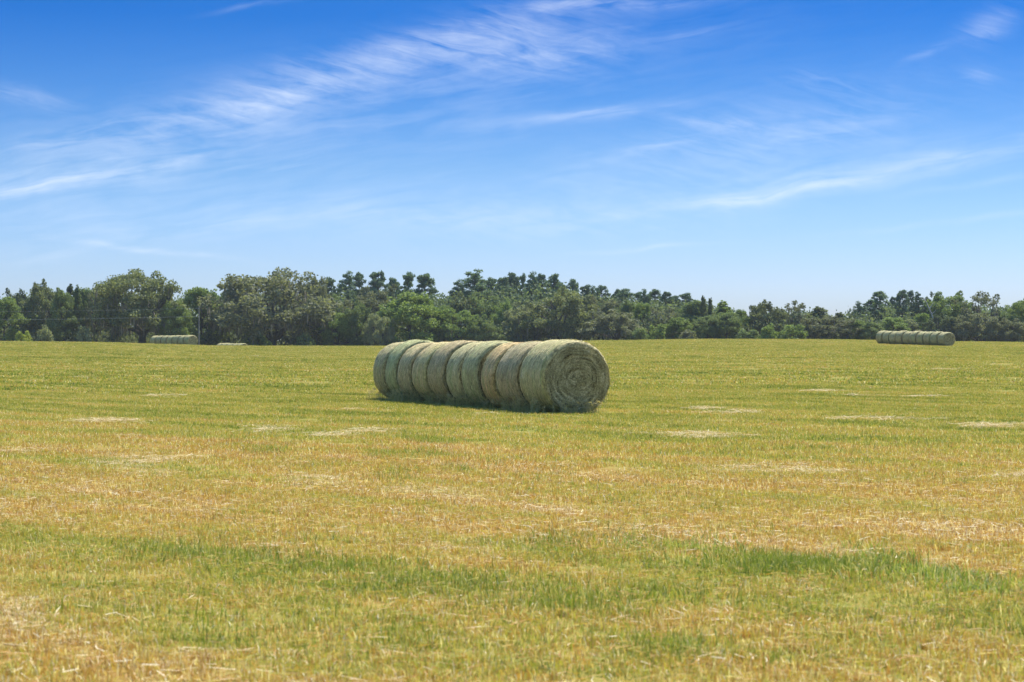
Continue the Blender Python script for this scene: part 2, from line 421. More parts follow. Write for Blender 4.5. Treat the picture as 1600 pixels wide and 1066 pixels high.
# taller green clumps left by the mower, at their places on the field
pT = [proto('tall_tuft', blades(np.random.default_rng(100+i), 70, .26, .04, .12, .003, .0065, .8, True), M_TALL) for i in range(5)]
pU = [proto('tall_tuft', blades(np.random.default_rng(110+i), 46, .20, .03, .135, .004, .008, 1.0, True), M_BLUE) for i in range(5)]
CL = [  # px, py, spread px x, y, count, which
    (270, 862, 40, 8, 12, 0), (350, 872, 60, 10, 20, 0), (470, 888, 70, 10, 23, 0), (560, 895, 50, 12, 16, 0), (670, 918, 60, 10, 24, 0), (740, 922, 40, 10, 16, 0),
    (860, 935, 45, 10, 18, 0), (945, 955, 40, 8, 12, 0), (1190, 886, 32, 6, 44, 0), (1260, 888, 36, 5, 48, 0), (1350, 888, 34, 8, 18, 1), (1345, 894, 34, 6, 16, 0),
    (1050, 862, 55, 8, 26, 1), (920, 850, 40, 8, 12, 0), (1090, 870, 30, 8, 8, 1), (1440, 905, 50, 6, 16, 1), (1540, 922, 50, 7, 20, 1), (1380, 880, 30, 10, 10, 1),
    (840, 990, 300, 20, 14, 0), (600, 1010, 60, 14, 6, 0), (1080, 1030, 80, 14, 10, 0), (650, 712, 60, 4, 14, 0), (420, 705, 40, 4, 12, 0), (670, 690, 40, 3, 14, 0),
    (1180, 700, 140, 5, 22, 0), (1400, 694, 100, 4, 16, 0), (760, 742, 120, 8, 16, 0), (830, 850, 60, 10, 8, 0), (1200, 655, 200, 6, 14, 0), (250, 650, 250, 5, 16, 0), (1560, 990, 60, 10, 8, 0),
    (1250, 950, 200, 30, 8, 0), (300, 960, 200, 30, 8, 0), (700, 800, 400, 40, 12, 0), (1300, 780, 250, 30, 12, 0),
]
def place(cl, which, which_k=0):
    out = []
    for px, py, sx_, sy_, n, w_ in cl:
        if w_ != which: continue
        for _ in range(int(n*(.6 if which_k else .85)+.5)):
            qx = px+rng.normal(0, sx_*.9); qy = max(552, py+rng.normal(0, sy_*(1.1 if which_k else 1.05))); out.append(ground_at(qx, qy))
    return np.array(out)
for w_, pr, mt, lb in ((0, pT, M_TALL, 'taller dark green grass clumps missed by the mower'), (1, pU, M_BLUE, 'pale blue green grass clumps with dry tips')):
    P_ = place(CL, w_)
    scatter('tall_grass', P_, rng.uniform(0, 6.28, len(P_)), rng.uniform(.7, 1.15, len(P_)), pr, lb, mt)

# pale hay left on the ground
pS = [proto('straw_tuft', litter(np.random.default_rng(130+i), 60, .40, .05, .20, .005, .035), M_STRAW) for i in range(5)]
ST = [(160, 659, 30, 1.5, 26, 0), (200, 722, 50, 4, 64, 0), (235, 740, 20, 2, 26, 0), (495, 752, 30, 4, 44, 0), (540, 758, 20, 3, 14, 0), (660, 770, 55, 3, 64, 0), (740, 780, 40, 3, 16, 0),
      (870, 797, 50, 3, 30, 0), (1100, 682, 34, 2, 30, 0), (1060, 678, 14, 2, 8, 0), (1160, 733, 70, 3, 36, 0), (1260, 738, 50, 2, 20, 0), (1565, 667, 35, 1.5, 26, 0), (575, 676, 16, 1.5, 10, 0),
      (430, 674, 18, 2, 10, 0), (500, 681, 25, 1.5, 12, 0), (20, 965, 28, 10, 44, 0), (70, 1000, 60, 10, 16, 0), (455, 800, 24, 2, 10, 0), (1090, 640, 20, 1, 10, 0), (1165, 646, 18, 1, 10, 0),
      (1380, 656, 50, 1, 18, 0), (1560, 800, 60, 5, 16, 0), (1590, 745, 60, 4, 10, 0), (15, 705, 25, 2, 16, 0), (120, 780, 90, 8, 14, 0), (1240, 850, 50, 6, 10, 0), (1180, 925, 60, 8, 5, 0),
      (960, 820, 160, 20, 14, 0), (700, 855, 60, 6, 8, 0), (270, 573, 14, .5, 10, 0), (390, 557, 14, .5, 10, 0), (120, 590, 16, .5, 8, 0), (620, 1030, 300, 14, 5, 0), (1300, 1000, 300, 20, 8, 0),
      (1280, 612, 10, .5, 8, 0), (1350, 619, 16, .5, 8, 0), (1440, 620, 16, .5, 8, 0), (1480, 578, 14, .5, 8, 0), (800, 720, 500, 60, 24, 0), (240, 620, 16, .6, 8, 0), (300, 930, 200, 40, 8, 0)]
P_ = place(ST, 0, 1)
scatter('straw_litter', P_, rng.uniform(0, 6.28, len(P_)), rng.uniform(.6, 1.2, len(P_))*np.clip(P_[:, 1]/32, 0.5, 1.25), pS, 'pale dry hay left in flat patches on the mown field', M_STRAW)

# ------------------------------------------------------------------ hay bales
def mat_bale_side():
    m, N, out = new_mat('wrapped_hay')
    uv = N.node('ShaderNodeUVMap', uv_map='UVMap'); s = N.node('ShaderNodeSeparateXYZ'); N.l.new(uv.outputs[0], s.inputs[0])
    oi = N.node('ShaderNodeObjectInfo'); u, v = s.outputs[0], s.outputs[1]
    sh = N.math('MULTIPLY', oi.outputs['Random'], 37.0)
    def nz(su, sv, sc, det=4, rough=.6):
        return N.noise(N.comb(N.math('MULTIPLY', u, su), N.math('MULTIPLY', v, sv), sh), sc, det, rough, .2)
    strand = nz(5, 75, 1.0, 5, .7); bands = nz(.35, 7, 1.0, 3); fleck = nz(11, 30, 1.0, 5, .8); blot = nz(2, 3, 1.0, 3)
    a = N.node('ShaderNodeAttribute', attribute_name='v')
    t = N.math('ADD', N.math('MULTIPLY', strand, .5), N.math('MULTIPLY', fleck, .75))
    t = N.math('ADD', t, N.math('MULTIPLY', N.math('SUBTRACT', blot, .5), .25))
    t = N.math('ADD', t, N.math('MULTIPLY', a.outputs['Fac'], .28))
    base = N.ramp(N.mapr(t, .38, .92), [(0, (.040, .037, .022)), (.25, (.165, .152, .092)), (.5, (.390, .362, .232)), (.75, (.640, .590, .410)), (1, (.900, .840, .660))])
    green = N.mapr(bands, .50, .66)
    col = N.mix(N.math('MULTIPLY', green, .55), base, N.mix(1.0, base, (.62, .95, .62), 'MULTIPLY'))
    col = N.mix(1.0, col, oi.outputs['Color'], 'MULTIPLY')
    b = N.node('ShaderNodeBsdfPrincipled'); N.l.new(col, b.inputs['Base Color']); b.inputs['Roughness'].default_value = .75
    b.inputs['Specular IOR Level'].default_value = .3
    bp = N.node('ShaderNodeBump'); bp.inputs['Strength'].default_value = .75; bp.inputs['Distance'].default_value = .03
    N.l.new(t, bp.inputs['Height']); N.l.new(bp.outputs[0], b.inputs['Normal'])
    N.l.new(b.outputs[0], out.inputs[0]); return m

def mat_bale_end():
    m, N, out = new_mat('rolled_hay_end')
    uv = N.node('ShaderNodeUVMap', uv_map='UVMap'); s = N.node('ShaderNodeSeparateXYZ'); N.l.new(uv.outputs[0], s.inputs[0])
    x, z = s.outputs[0], s.outputs[1]
    wob = N.noise(uv.outputs[0], 3.0, 3, .5)
    x = N.math('ADD', x, -.02); z = N.math('ADD', z, .04)
    r = N.math('SQRT', N.math('ADD', N.math('MULTIPLY', x, x), N.math('MULTIPLY', z, z)))
    an = N.math('ARCTAN2', z, x)
    rr = N.math('ADD', N.math('ADD', r, N.math('MULTIPLY', an, .012)), N.math('MULTIPLY', wob, .12))
    ca = N.math('MULTIPLY', N.math('COSINE', an), 1.6); sa = N.math('MULTIPLY', N.math('SINE', an), 1.6)
    n1 = N.noise(N.comb(ca, sa, N.math('MULTIPLY', rr, 20)), 1.0, 4, .6, .2)
    n2 = N.noise(uv.outputs[0], 30, 5, .75, .4)
    a = N.node('ShaderNodeAttribute', attribute_name='v')
    t = N.math('ADD', N.math('MULTIPLY', n1, .60), N.math('MULTIPLY', n2, .52))
    t = N.math('ADD', N.mapr(t, .40, .80), N.math('MULTIPLY', a.outputs['Fac'], .40))
    col = N.ramp(t, [(0, (.034, .025, .011)), (.22, (.155, .124, .052)), (.5, (.380, .325, .145)), (.75, (.61, .53, .26)), (1, (.90, .80, .48))])
    b = N.node('ShaderNodeBsdfPrincipled'); N.l.new(col, b.inputs['Base Color']); b.inputs['Roughness'].default_value = .8
    b.inputs['Specular IOR Level'].default_value = .2
    bp = N.node('ShaderNodeBump'); bp.inputs['Strength'].default_value = .8; bp.inputs['Distance'].default_value = .03
    N.l.new(t, bp.inputs['Height']); N.l.new(bp.outputs[0], b.inputs['Normal'])
    N.l.new(b.outputs[0], out.inputs[0]); return m
M_SIDE, M_END = mat_bale_side(), mat_bale_end()

def bale_meshes(seed, Rb, L, nu=112, nv=30, fuzz=1500, straws=0, sh=.15, sa=None):
    sa = sa or sh*1.7
    g = np.random.default_rng(seed)
    zc = Rb*.955; ph = np.linspace(0, 2*np.pi, nu, endpoint=False)
    # a lumpy roll: slow waves around it and along it
    k = np.arange(1, 7); am = g.normal(0, .008, 6)/np.sqrt(k); pa = g.uniform(0, 6.28, 6)
    def lump(phi, a):
        d = sum(am[i]*np.cos(k[i]*phi+pa[i]+a*g0[i]) for i in range(6))
        return d+.012*np.cos(phi*3+a*9+pa[0])*.6
    g0 = g.normal(0, 1.5, 6)
    def surf(phi, a):
        e = np.clip((L/2-np.abs(a))/sa, 0, 1)
        r = Rb*(1+lump(phi, a))-sh*.92*(1-np.sqrt(np.maximum(0, 1-(1-e)**2)))
        r = r+.012*np.cos(a/L*np.pi)
        x = r*np.cos(phi); z = r*np.sin(phi)
        lim = -.90*Rb
        z = np.where(z < lim, lim-(lim-z)*.45, z)
        x = x*(1+.03*np.exp(-((z/Rb+.6)/.35)**2))
        return np.stack([x, a+0*phi, z+zc], -1)
    s = np.linspace(-1, 1, nv); av = L/2*np.sign(s)*(1-(1-np.abs(s))**1.6)
    PH, AV = np.meshgrid(ph, av); V = surf(PH, AV)
    V = V+g.normal(0, .0035, V.shape)
    nvv = nv; i, j = np.meshgrid(np.arange(nvv-1), np.arange(nu), indexing='ij'); jn = (j+1) % nu
    Q = np.stack([i*nu+j, i*nu+jn, (i+1)*nu+jn, (i+1)*nu+j], -1).reshape(-1, 4)
    # mirrored wrap so the texture has no seam
    uu = np.abs(((PH/(2*np.pi)+.25) % 1)*2-1)*Rb*np.pi
    UV = np.stack([uu, AV], -1).reshape(-1, 2)
    V = V.reshape(-1, 3); vv = np.zeros(len(V))
    if fuzz:
        n = fuzz; p0 = g.uniform(0, 2*np.pi, n); a0 = g.uniform(-L/2*.97, L/2*.97, n); ln = g.uniform(.05, .22, n); sl = g.normal(0, .16, n)
        t = np.linspace(0, 1, 4)
        pp = p0[:, None]+t*ln[:, None]/Rb; aa = np.clip(a0[:, None]+t*ln[:, None]*sl[:, None], -L/2, L/2)
        P = surf(pp, aa); c = np.zeros_like(P); c[..., 1] = P[..., 1]; c[..., 2] = zc
        lift = (.004+g.uniform(0, .02, n)[:, None]*t**2)
        P = P+norm(P-c)*lift[..., None]
        sd = np.zeros_like(P); sd[..., 1] = 1
        fV, fQ, fv = ribbons(P, sd, np.full((n, 4), .0035), g.uniform(.1, 1, n))
        Q = np.concatenate([Q, fQ+len(V)]); UV = np.concatenate([UV, np.repeat(np.stack([p0, a0*1.7], 1), 8, 0)]); V = np.concatenate([V, fV]); vv = np.concatenate([vv, fv])
    side = mesh_np('wrapped_side', V, Q, attrs={'v': vv}, uv=UV, smooth=True)
    ends = []
    for sg in (-1, 1):
        rim = surf(ph, np.full(nu, sg*L/2)); c = np.array([0, sg*L/2, zc])
        nr_ = 16; fr = np.linspace(1.0, 0.0, nr_)[:-1]
        rings = []
        for q, f in enumerate(fr):
            ring = c+(rim-c)*f*.997
            ring[:, 1] = sg*(L/2-.004+.035*(1-f**3)+.010*math.sin(q*2.1))+g.normal(0, .006, nu)
            rings.append(ring)
        VV = np.concatenate(rings+[np.array([[0, sg*(L/2+.012), zc]])])
        i, j = np.meshgrid(np.arange(len(fr)-1), np.arange(nu), indexing='ij'); jn = (j+1) % nu
        QQ = np.stack([i*nu+j, i*nu+jn, (i+1)*nu+jn, (i+1)*nu+j], -1).reshape(-1, 4)
        if sg > 0: QQ = QQ[:, ::-1]
        b0 = (len(fr)-1)*nu; ce = len(VV)-1
        TT = np.array([(b0+q, b0+(q+1) % nu, ce) for q in range(nu)])
        if sg > 0: TT = TT[:, ::-1]
        v2 = np.zeros(len(VV))
        ns = straws if sg < 0 else straws//6
        if ns:
            rr = (Rb-sh*.9)*np.sqrt(g.uniform(.0, 1.06, ns)); an = g.uniform(0, 2*np.pi, ns); ln = g.uniform(.06, .26, ns)
            wild = g.random(ns) < .18
            dirn = an+np.pi/2+np.where(wild, g.uniform(-1.6, 1.6, ns), g.normal(0, .22, ns))
            t = np.linspace(-.5, .5, 4)
            bx = rr*np.cos(an)+.02; bz = rr*np.sin(an)-.04
            cur = np.where(wild, g.normal(0, .5, ns), 1/np.maximum(rr, .08)*.5)
            tx, tz = np.cos(dirn), np.sin(dirn); nx_, nz_ = -np.cos(an), -np.sin(an)
            q2 = (t**2)[None, :]*(ln**2)[:, None]*cur[:, None]
            x_ = bx[:, None]+t*ln[:, None]*tx[:, None]+q2*nx_[:, None]
            z_ = bz[:, None]+t*ln[:, None]*tz[:, None]+q2*nz_[:, None]
            rad_ = np.hypot(x_, z_)
            hgt = .035*(1-np.clip(rad_/(Rb-sh*.9), 0, 1.1)**3)+g.uniform(.004, .022, ns)[:, None]+np.where(wild, g.uniform(0, .05, ns), 0)[:, None]*(t+.5)
            P = np.stack([x_, sg*(L/2+hgt), np.maximum(z_+zc, .02)], -1)
            sd = norm(np.stack([-tz, np.zeros(ns), tx], 1))
            fV, fQ, fv = ribbons(P, sd, np.full((ns, 4), .0042), np.clip(np.where(wild, g.beta(1.5, 1.5, ns), .36+.12*np.sin(rr*52+an)+g.normal(0, .17, ns)), 0, 1))
            QQ = np.concatenate([QQ, fQ+len(VV)]); VV = np.concatenate([VV, fV]); v2 = np.concatenate([v2, fv])
        ends.append(mesh_np('end_face', VV, QQ, TT, attrs={'v': v2}, uv=VV[:, [0, 2]]-np.array([0, zc]), smooth=False))
    return side, ends

def make_bale(seed, Rb, L, loc, rz, label, group, tint, fuzz=1500, straws=0, sh=.15, nu=112, sa=None):
    root = bpy.data.objects.new('hay_bale', None); COL.objects.link(root); root.empty_display_size = .3
    root.location = loc; root.rotation_euler = (0, 0, rz)
    tag(root, label, 'hay bale', group)
    sd, en = bale_meshes(seed, Rb, L, fuzz=fuzz, straws=straws, sh=sh, nu=nu, sa=sa)
    p = ob('wrapped_side', sd, M_SIDE, root); p.color = (*tint, 1)
    for e in en: ob('end_face', e, M_END, root)
    return root

TH = R(22.5)
AX = np.array([-math.sin(TH), math.cos(TH)])
C0 = np.array([(893-800)/F*41.6, 41.6])
NEAR = [  # distance along the row, length, radius, tint, sideways nudge, label
    (0.360, 1.300, 0.78, (1.19, 1.09, 0.74), 0, 'front hay bale of the middle row, whole spiral end face showing'),
    (1.795, 1.050, 0.757, (1.07, 0.93, 0.70), 0.01, 'second hay bale from the front of the middle row'),
    (2.950, 0.760, 0.748, (1.35, 1.05, 0.70), -0.02, 'third hay bale from the front of the middle row, narrow and tan'),
    (3.985, 0.870, 0.766, (1.06, 1.03, 0.72), 0.02, 'fourth hay bale from the front of the middle row, slightly greenish'),
    (5.105, 0.870, 0.75, (1.18, 1.10, 0.78), -0.02, 'fifth hay bale from the front of the middle row'),
    (6.210, 0.940, 0.766, (1.10, 0.93, 0.68), 0.01, 'sixth hay bale from the front of the middle row'),
    (7.415, 0.950, 0.75, (1.28, 1.09, 0.76), -0.02, 'seventh hay bale from the front of the middle row'),
    (8.475, 0.810, 0.742, (1.18, 1.02, 0.73), 0.02, 'third hay bale from the far left end of the middle row'),
    (9.445, 0.810, 0.772, (0.99, 1.03, 0.69), -0.01, 'second hay bale from the far left end of the middle row, greener'),
    (10.445, 0.790, 0.745, (1.08, 0.96, 0.68), 0.02, 'last hay bale at the far left end of the middle row'),
]
BSTRAW = None
for i, (s, L, Rb, tint, nd, lb) in enumerate(NEAR):
    c = C0+AX*s; c = c+np.array([-math.cos(TH), -math.sin(TH)])*nd
    make_bale(300+i, Rb, L, (c[0], c[1], float(height(c[0], c[1]))-.005), TH+R([0, 1.5, -1.5, 1.8, -1.2, 1.6, -1.0, 1.4, -1.8, 1.2][i]), lb, 'hay bales in the middle row',
              tint, fuzz=1700 if i < 2 else 1000, straws=7000 if i == 0 else 600, sh=.062 if i else .10, sa=.10 if i else .15)

# the far rows: three built bales, copied part by part
far_src = [make_bale(400+i, .75, 1.12, (0, 0, 0), 0, 'x', 'x', (.98, .90, .60), fuzz=0, straws=500, sh=.08, sa=.12, nu=72) for i in range(3)]
used = [False]*3
def far_bale(i, loc, rz, label, group, sc=1.0):
    v = i % 3
    if not used[v]: r = far_src[v]; used[v] = True
    else:
        r = far_src[v].copy(); COL.objects.link(r)
        for ch in far_src[v].children:
            c = ch.copy(); COL.objects.link(c); c.parent = r
    r.location = loc; r.rotation_euler = (0, 0, rz); r.scale = (sc, 1, sc); r['label'] = label; r['group'] = group
ORD = ['front', 'second', 'third', 'fourth', 'fifth', 'sixth', 'seventh', 'eighth', 'ninth', 'tenth']
frng = np.random.default_rng(5)
def far_row(px0, dist, rz_deg, n, pitch, name, group, last, zoff=0.0):
    a = np.array([-math.sin(R(rz_deg)), math.cos(R(rz_deg))]); c = np.array([(px0-800)/F*dist, dist])
    for i in range(n):
        p = c+a*i*pitch
        lb = (f'front hay bale of the {name}, round end showing' if i == 0 else
              f'last hay bale at the {last} end of the {name}' if i == n-1 else f'{ORD[i]} hay bale from the front end of the {name}')
        far_bale(i, (p[0], p[1], float(height(p[0], p[1]))-.02+zoff), R(rz_deg+frng.normal(0, 1.0)), lb, group, 1+frng.normal(0, .018))
far_row(1478.5, 204, 21.5, 10, 1.31, 'right row near the woods', 'hay bales in the right far row', 'left')
far_row(298, 263, 43, 7, 1.36, 'left row beside the utility pole', 'hay bales in the left far row', 'left')
far_row(379, 280, 40, 5, 1.36, 'half hidden row behind the crest', 'hay bales behind the crest', 'left', -.12)

# weeds with pale seed heads along the foot of the middle row
def seed_tuft(g):
    a = blades(g, 26, .10, .06, .20, .004, .008, .35, True)
    n = 5; P = g.normal(0, .05, (n, 2)); h = g.uniform(.14, .30, n); lean = g.normal(0, .25, (n, 2))
    t = np.linspace(0, 1, 4)
    path = np.stack([P[:, None, 0]+t*h[:, None]*lean[:, None, 0]*t, P[:, None, 1]+t*h[:, None]*lean[:, None, 1]*t, t*h[:, None]], 2)
    b = ribbons(path, norm(g.normal(0, 1, (n, 3))*np.array([1, 1, 0.01])), np.full((n, 4), .0022), g.uniform(.3, .7, n))
    m = 5; tips = np.repeat(path[:, -1], m, 0); d = norm(g.normal(0, 1, (n*m, 3))+np.array([0, 0, .4]))
    p2 = np.stack([tips, tips+d*.05], 1)
    c = ribbons(p2, norm(np.cross(d, g.normal(0, 1, (n*m, 3)))), np.tile(np.array([.007, .003]), (n*m, 1)), g.uniform(.6, 1, n*m))
    return join(a, b, c)
pW = [proto('seed_tuft', seed_tuft(np.random.default_rng(150+i)), M_SEED) for i in range(5)]
P = []
wr = np.random.default_rng(77)
for q in range(90):
    s = wr.uniform(-.6, 11); side = wr.normal(.74, .10)
    c = C0+AX*s+np.array([-math.cos(TH), -math.sin(TH)])*side; P.append((c[0], c[1], 0))
for q in range(14):
    c = C0+AX*(-.50+wr.normal(0, .08))+np.array([-math.cos(TH), -math.sin(TH)])*wr.uniform(-.7, .7); P.append((c[0], c[1], 0))
P = np.array(P)
scatter('seed_grass', P, wr.uniform(0, 6.28, len(P)), wr.uniform(.6, 1.1, len(P)), pW, 'pale seeding grass stems along the foot of the middle bale row', M_SEED)

# ------------------------------------------------------------------ trees
def mat_leaf(name, trans=.35):
    m, N, out = new_mat(name)
    a = N.node('ShaderNodeAttribute', attribute_name='v'); oi = N.node('ShaderNodeObjectInfo')
    k = N.ramp(a.outputs['Fac'], [(0, (.55, .58, .62)), (.5, (1, 1, 1)), (1, (1.38, 1.36, 1.22))])
    leafy(N, out, N.mix(1.0, oi.outputs['Color'], k, 'MULTIPLY'), trans, (1.05, 1.1, .55), .7, .12)
    return m
M_LEAF = mat_leaf('leaves'); M_NEEDLE = mat_leaf('needles', .2)
def mat_plain(name, c1, c2, sc=3, rough=.9):
    m, N, out = new_mat(name); tc = N.node('ShaderNodeTexCoord')
    n = N.noise(tc.outputs['Object'], sc, 5, .65)
    b = N.node('ShaderNodeBsdfPrincipled'); N.l.new(N.ramp(n, [(.3, c1), (.7, c2)]), b.inputs['Base Color']); b.inputs['Roughness'].default_value = rough
    b.inputs['Specular IOR Level'].default_value = .15
    N.l.new(b.outputs[0], out.inputs[0]); return m
M_BARK = mat_plain('bark', (.05, .042, .035), (.13, .11, .09)); M_PALEBARK = mat_plain('pale_bark', (.30, .28, .24), (.46, .43, .38))
def mat_moss():
    m, N, out = new_mat('hanging_moss'); a = N.node('ShaderNodeAttribute', attribute_name='v')
    leafy(N, out, N.ramp(a.outputs['Fac'], [(0, (.10, .095, .075)), (.6, (.22, .20, .155)), (1, (.38, .32, .24))]), .3, (1, 1, .9), .9, .1); return m
M_MOSS = mat_moss()

def cards(g, C, ls, ws, up=.25):
    """leaf sprays: one small folded quad strip per centre"""
    n = len(C); d = norm(g.normal(0, 1, (n, 3))+np.array([0, 0, up])); s = norm(np.cross(d, g.normal(0, 1, (n, 3))))
    l = g.uniform(*ls, n); w = g.uniform(*ws, n)
    P = np.stack([C-d*l[:, None]*.5, C+d*l[:, None]*.08+norm(np.cross(d, s))*(l*.12)[:, None], C+d*l[:, None]*.5], 1)
    return ribbons(P, s, np.stack([w*.28, w*.5, w*.10], 1), np.clip(g.normal(.5, .22, n), 0, 1))

def blob_pts(g, cen, rad, n, flat=.7):
    p = norm(g.normal(0, 1, (n, 3)))*(g.uniform(0, 1, n)**.45)[:, None]
    return cen+p*rad*np.array([1, 1, flat])

def limb(g, a, b, r0, r1, k=7, sag=.0, wig=.05):
    t = np.linspace(0, 1, k)[:, None]; L_ = np.linalg.norm(np.array(b)-a)
    P = np.array(a)*(1-t)+np.array(b)*t+np.array([0, 0, 1.0])*(np.sin(t*np.pi)*sag*L_)
    P[1:-1] += g.normal(0, wig*L_/k*1.5, (k-2, 3))
    return P, r0+(r1-r0)*t[:, 0]**.8

def oak(seed, w=13, h=11.5, nb=78, per=105, low=.20, moss=500, dome=.62, open_=0.0, lsz=(.26, .5)):
    g = np.random.default_rng(seed); cz = h*(low+ (1-low)*.36); up = h-cz; dn = cz-h*low
    lines = []; B = []
    th = h*low*1.1
    lines.append(limb(g, np.array([0, 0, -.5]), np.array([g.normal(0, .3), g.normal(0, .3), th]), w*.045, w*.034, 6))
    top = lines[0][0][-1]
    nl = 8
    for i in range(nl):
        a = i/nl*6.28+g.normal(0, .3); el_ = g.uniform(.15, 1.25)
        e = np.array([math.cos(a)*math.cos(el_)*w*.40, math.sin(a)*math.cos(el_)*w*.40, th+max(.1, math.sin(el_))*(h-th)*.75])
        ln = limb(g, top*np.array([1, 1, .85]), e, w*.024, w*.006, 8, .06, .12); lines.append(ln)
        for q in range(3):
            s = ln[0][g.integers(3, 7)]; e2 = s+norm(g.normal(0, 1, 3)+np.array([math.cos(a), math.sin(a), .5]))*w*.17
            lines.append(limb(g, s, e2, w*.009, w*.003, 5))
    for i in range(nb):
        d = norm(g.normal(0, 1, 3)); rho = g.uniform(.35, 1.0)**.45*g.normal(1.0, .07)
        if d[2] < -.35: d[2] *= .5; d = norm(d)
        lumpy = 1+.10*math.sin(3*math.atan2(d[1], d[0])+seed)+.07*math.sin(5*math.atan2(d[1], d[0])+2*seed)
        c = np.array([d[0]*w/2*rho*lumpy*.90, d[1]*w/2*rho*lumpy*.90, cz+d[2]*(up if d[2] > 0 else dn)*rho*.92])
        B.append((c, g.uniform(.06, .115)*w*(1-open_*.35)))
    pts = np.concatenate([blob_pts(g, c, r, int(per*(r/(.09*w))**2), .85) for c, r in B])
    # a few thin outlying sprays that break the outline
    for q in range(26):
        c, r = B[g.integers(len(B))]; out = norm((c-np.array([0, 0, cz]))*np.array([1, 1, 1.2]))
        pts = np.concatenate([pts, blob_pts(g, c+out*r*.95, r*.5, 34)])
    cr = cards(g, pts, lsz, (lsz[0]*.8, lsz[1]*.75))
    ms = None
    if moss:
        k = []
        for q in range(moss):
            c, r = B[g.integers(len(B))]
            if c[2] > cz+up*.35 and g.random() < .7: continue
            k.append(c+np.append(norm(g.normal(0, 1, 2))*r*g.uniform(.2, 1), -r*.5))
        k = np.array(k); n = len(k); L_ = g.uniform(.5, 1.6, n)
        t = np.linspace(0, 1, 4)
        P = k[:, None, :]+np.stack([g.normal(0, .05, (n, 4)), g.normal(0, .05, (n, 4)), -t[None, :]*L_[:, None]], 2)
        a = g.uniform(0, 6.28, n); s = np.stack([np.cos(a), np.sin(a), 0*a], 1)
        ms = ribbons(P, s, g.uniform(.05, .11, n)[:, None]*np.array([.6, 1, .8, .2]), np.clip(g.normal(.5, .25, n), 0, 1))
    return cr, tubes(lines), ms

def broad(seed, w=8.5, h=9.5, nb=70, per=95, lsz=(.22, .46), pointy=0.0):
    g = np.random.default_rng(seed); lines = [limb(g, np.array([0, 0, -.5]), np.array([g.normal(0, .3), g.normal(0, .3), h*.8]), w*.03, w*.006, 8, 0, .05)]
    B = []
    for i in range(nb):
        zz = g.uniform(.04, 1)**.85; prof = math.sin(math.pi*min(.97, .16+.78*zz))**.65*(1-pointy*zz)
        a = g.uniform(0, 6.28); rho = g.uniform(.2, 1)**.5
        lump = 1+.13*math.sin(2*a+seed+zz*4)+.08*math.sin(5*a+zz*9)
        c = np.array([math.cos(a)*w/2*prof*rho*lump*.9, math.sin(a)*w/2*prof*rho*lump*.9, h*zz*.95])
        B.append((c, g.uniform(.08, .15)*w))
        if i % 4 == 0:
            st = lines[0][0][min(7, max(1, int(zz*6)))]; lines.append(limb(g, st, c, w*.010, w*.003, 5))
    pts = np.concatenate([blob_pts(g, c, r, int(per*(r/(.115*w))**2), .75) for c, r in B])
    for q in range(30):
        c, r = B[g.integers(len(B))]; o_ = norm(c-np.array([0, 0, h*.45]))
        pts = np.concatenate([pts, blob_pts(g, c+o_*r*1.15, r*.4, 20)])
    pts = pts[pts[:, 2] > .1]
    return cards(g, pts, lsz, (lsz[0]*.8, lsz[1]*.8)), tubes(lines), None

def pine(seed, w=5.5, h=15, nb=34, per=75, base=.42):
    g = np.random.default_rng(seed); lean = g.normal(0, .02, 2)
    top = np.array([lean[0]*h, lean[1]*h, h*.97]); tr = limb(g, np.array([0, 0, -.5]), top, .22, .05, 9, 0, .02); lines = [tr]; B = []
    for i in range(nb):
        zz = base+(1-base)*g.uniform(0, 1)**.8
        q = (zz-base)/(1-base); prof = (math.sin(math.pi*min(1, .22+.74*q))**.7)
        a = g.uniform(0, 6.28); rho = g.uniform(.25, 1.0)
        ax_ = np.array([lean[0]*h*zz, lean[1]*h*zz, h*zz*.965])
        c = ax_+np.array([math.cos(a)*w/2*prof*rho, math.sin(a)*w/2*prof*rho, g.normal(.1, .25)])
        lines.append(limb(g, ax_-np.array([0, 0, .4]), c, .07, .02, 4)); B.append((c, g.uniform(.34, .78)*w/5.5))
    pts = np.concatenate([blob_pts(g, c, r, per, .68) for c, r in B])
    return cards(g, pts, (.26, .46), (.12, .22), .5), tubes(lines, 5), None

def shrub(seed, w=4, h=3, nb=26, per=80):
    g = np.random.default_rng(seed); B = []
    lines = [limb(g, np.array([0, 0, -.2]), np.array([g.normal(0, .5), g.normal(0, .5), h*.6]), .06, .02, 4) for _ in range(4)]
    for i in range(nb):
        d = norm(g.normal(0, 1, 3)); d[2] = abs(d[2]); rho = g.uniform(.3, 1)**.5
        B.append((np.array([d[0]*w/2*rho*.85, d[1]*w/2*rho*.85, .2+d[2]*h*rho*.85]), g.uniform(.12, .2)*w))
    pts = np.concatenate([blob_pts(g, c, r, per, .8) for c, r in B]); pts = pts[pts[:, 2] > .02]
    return cards(g, pts, (.16, .34), (.13, .26)), tubes(lines, 5), None

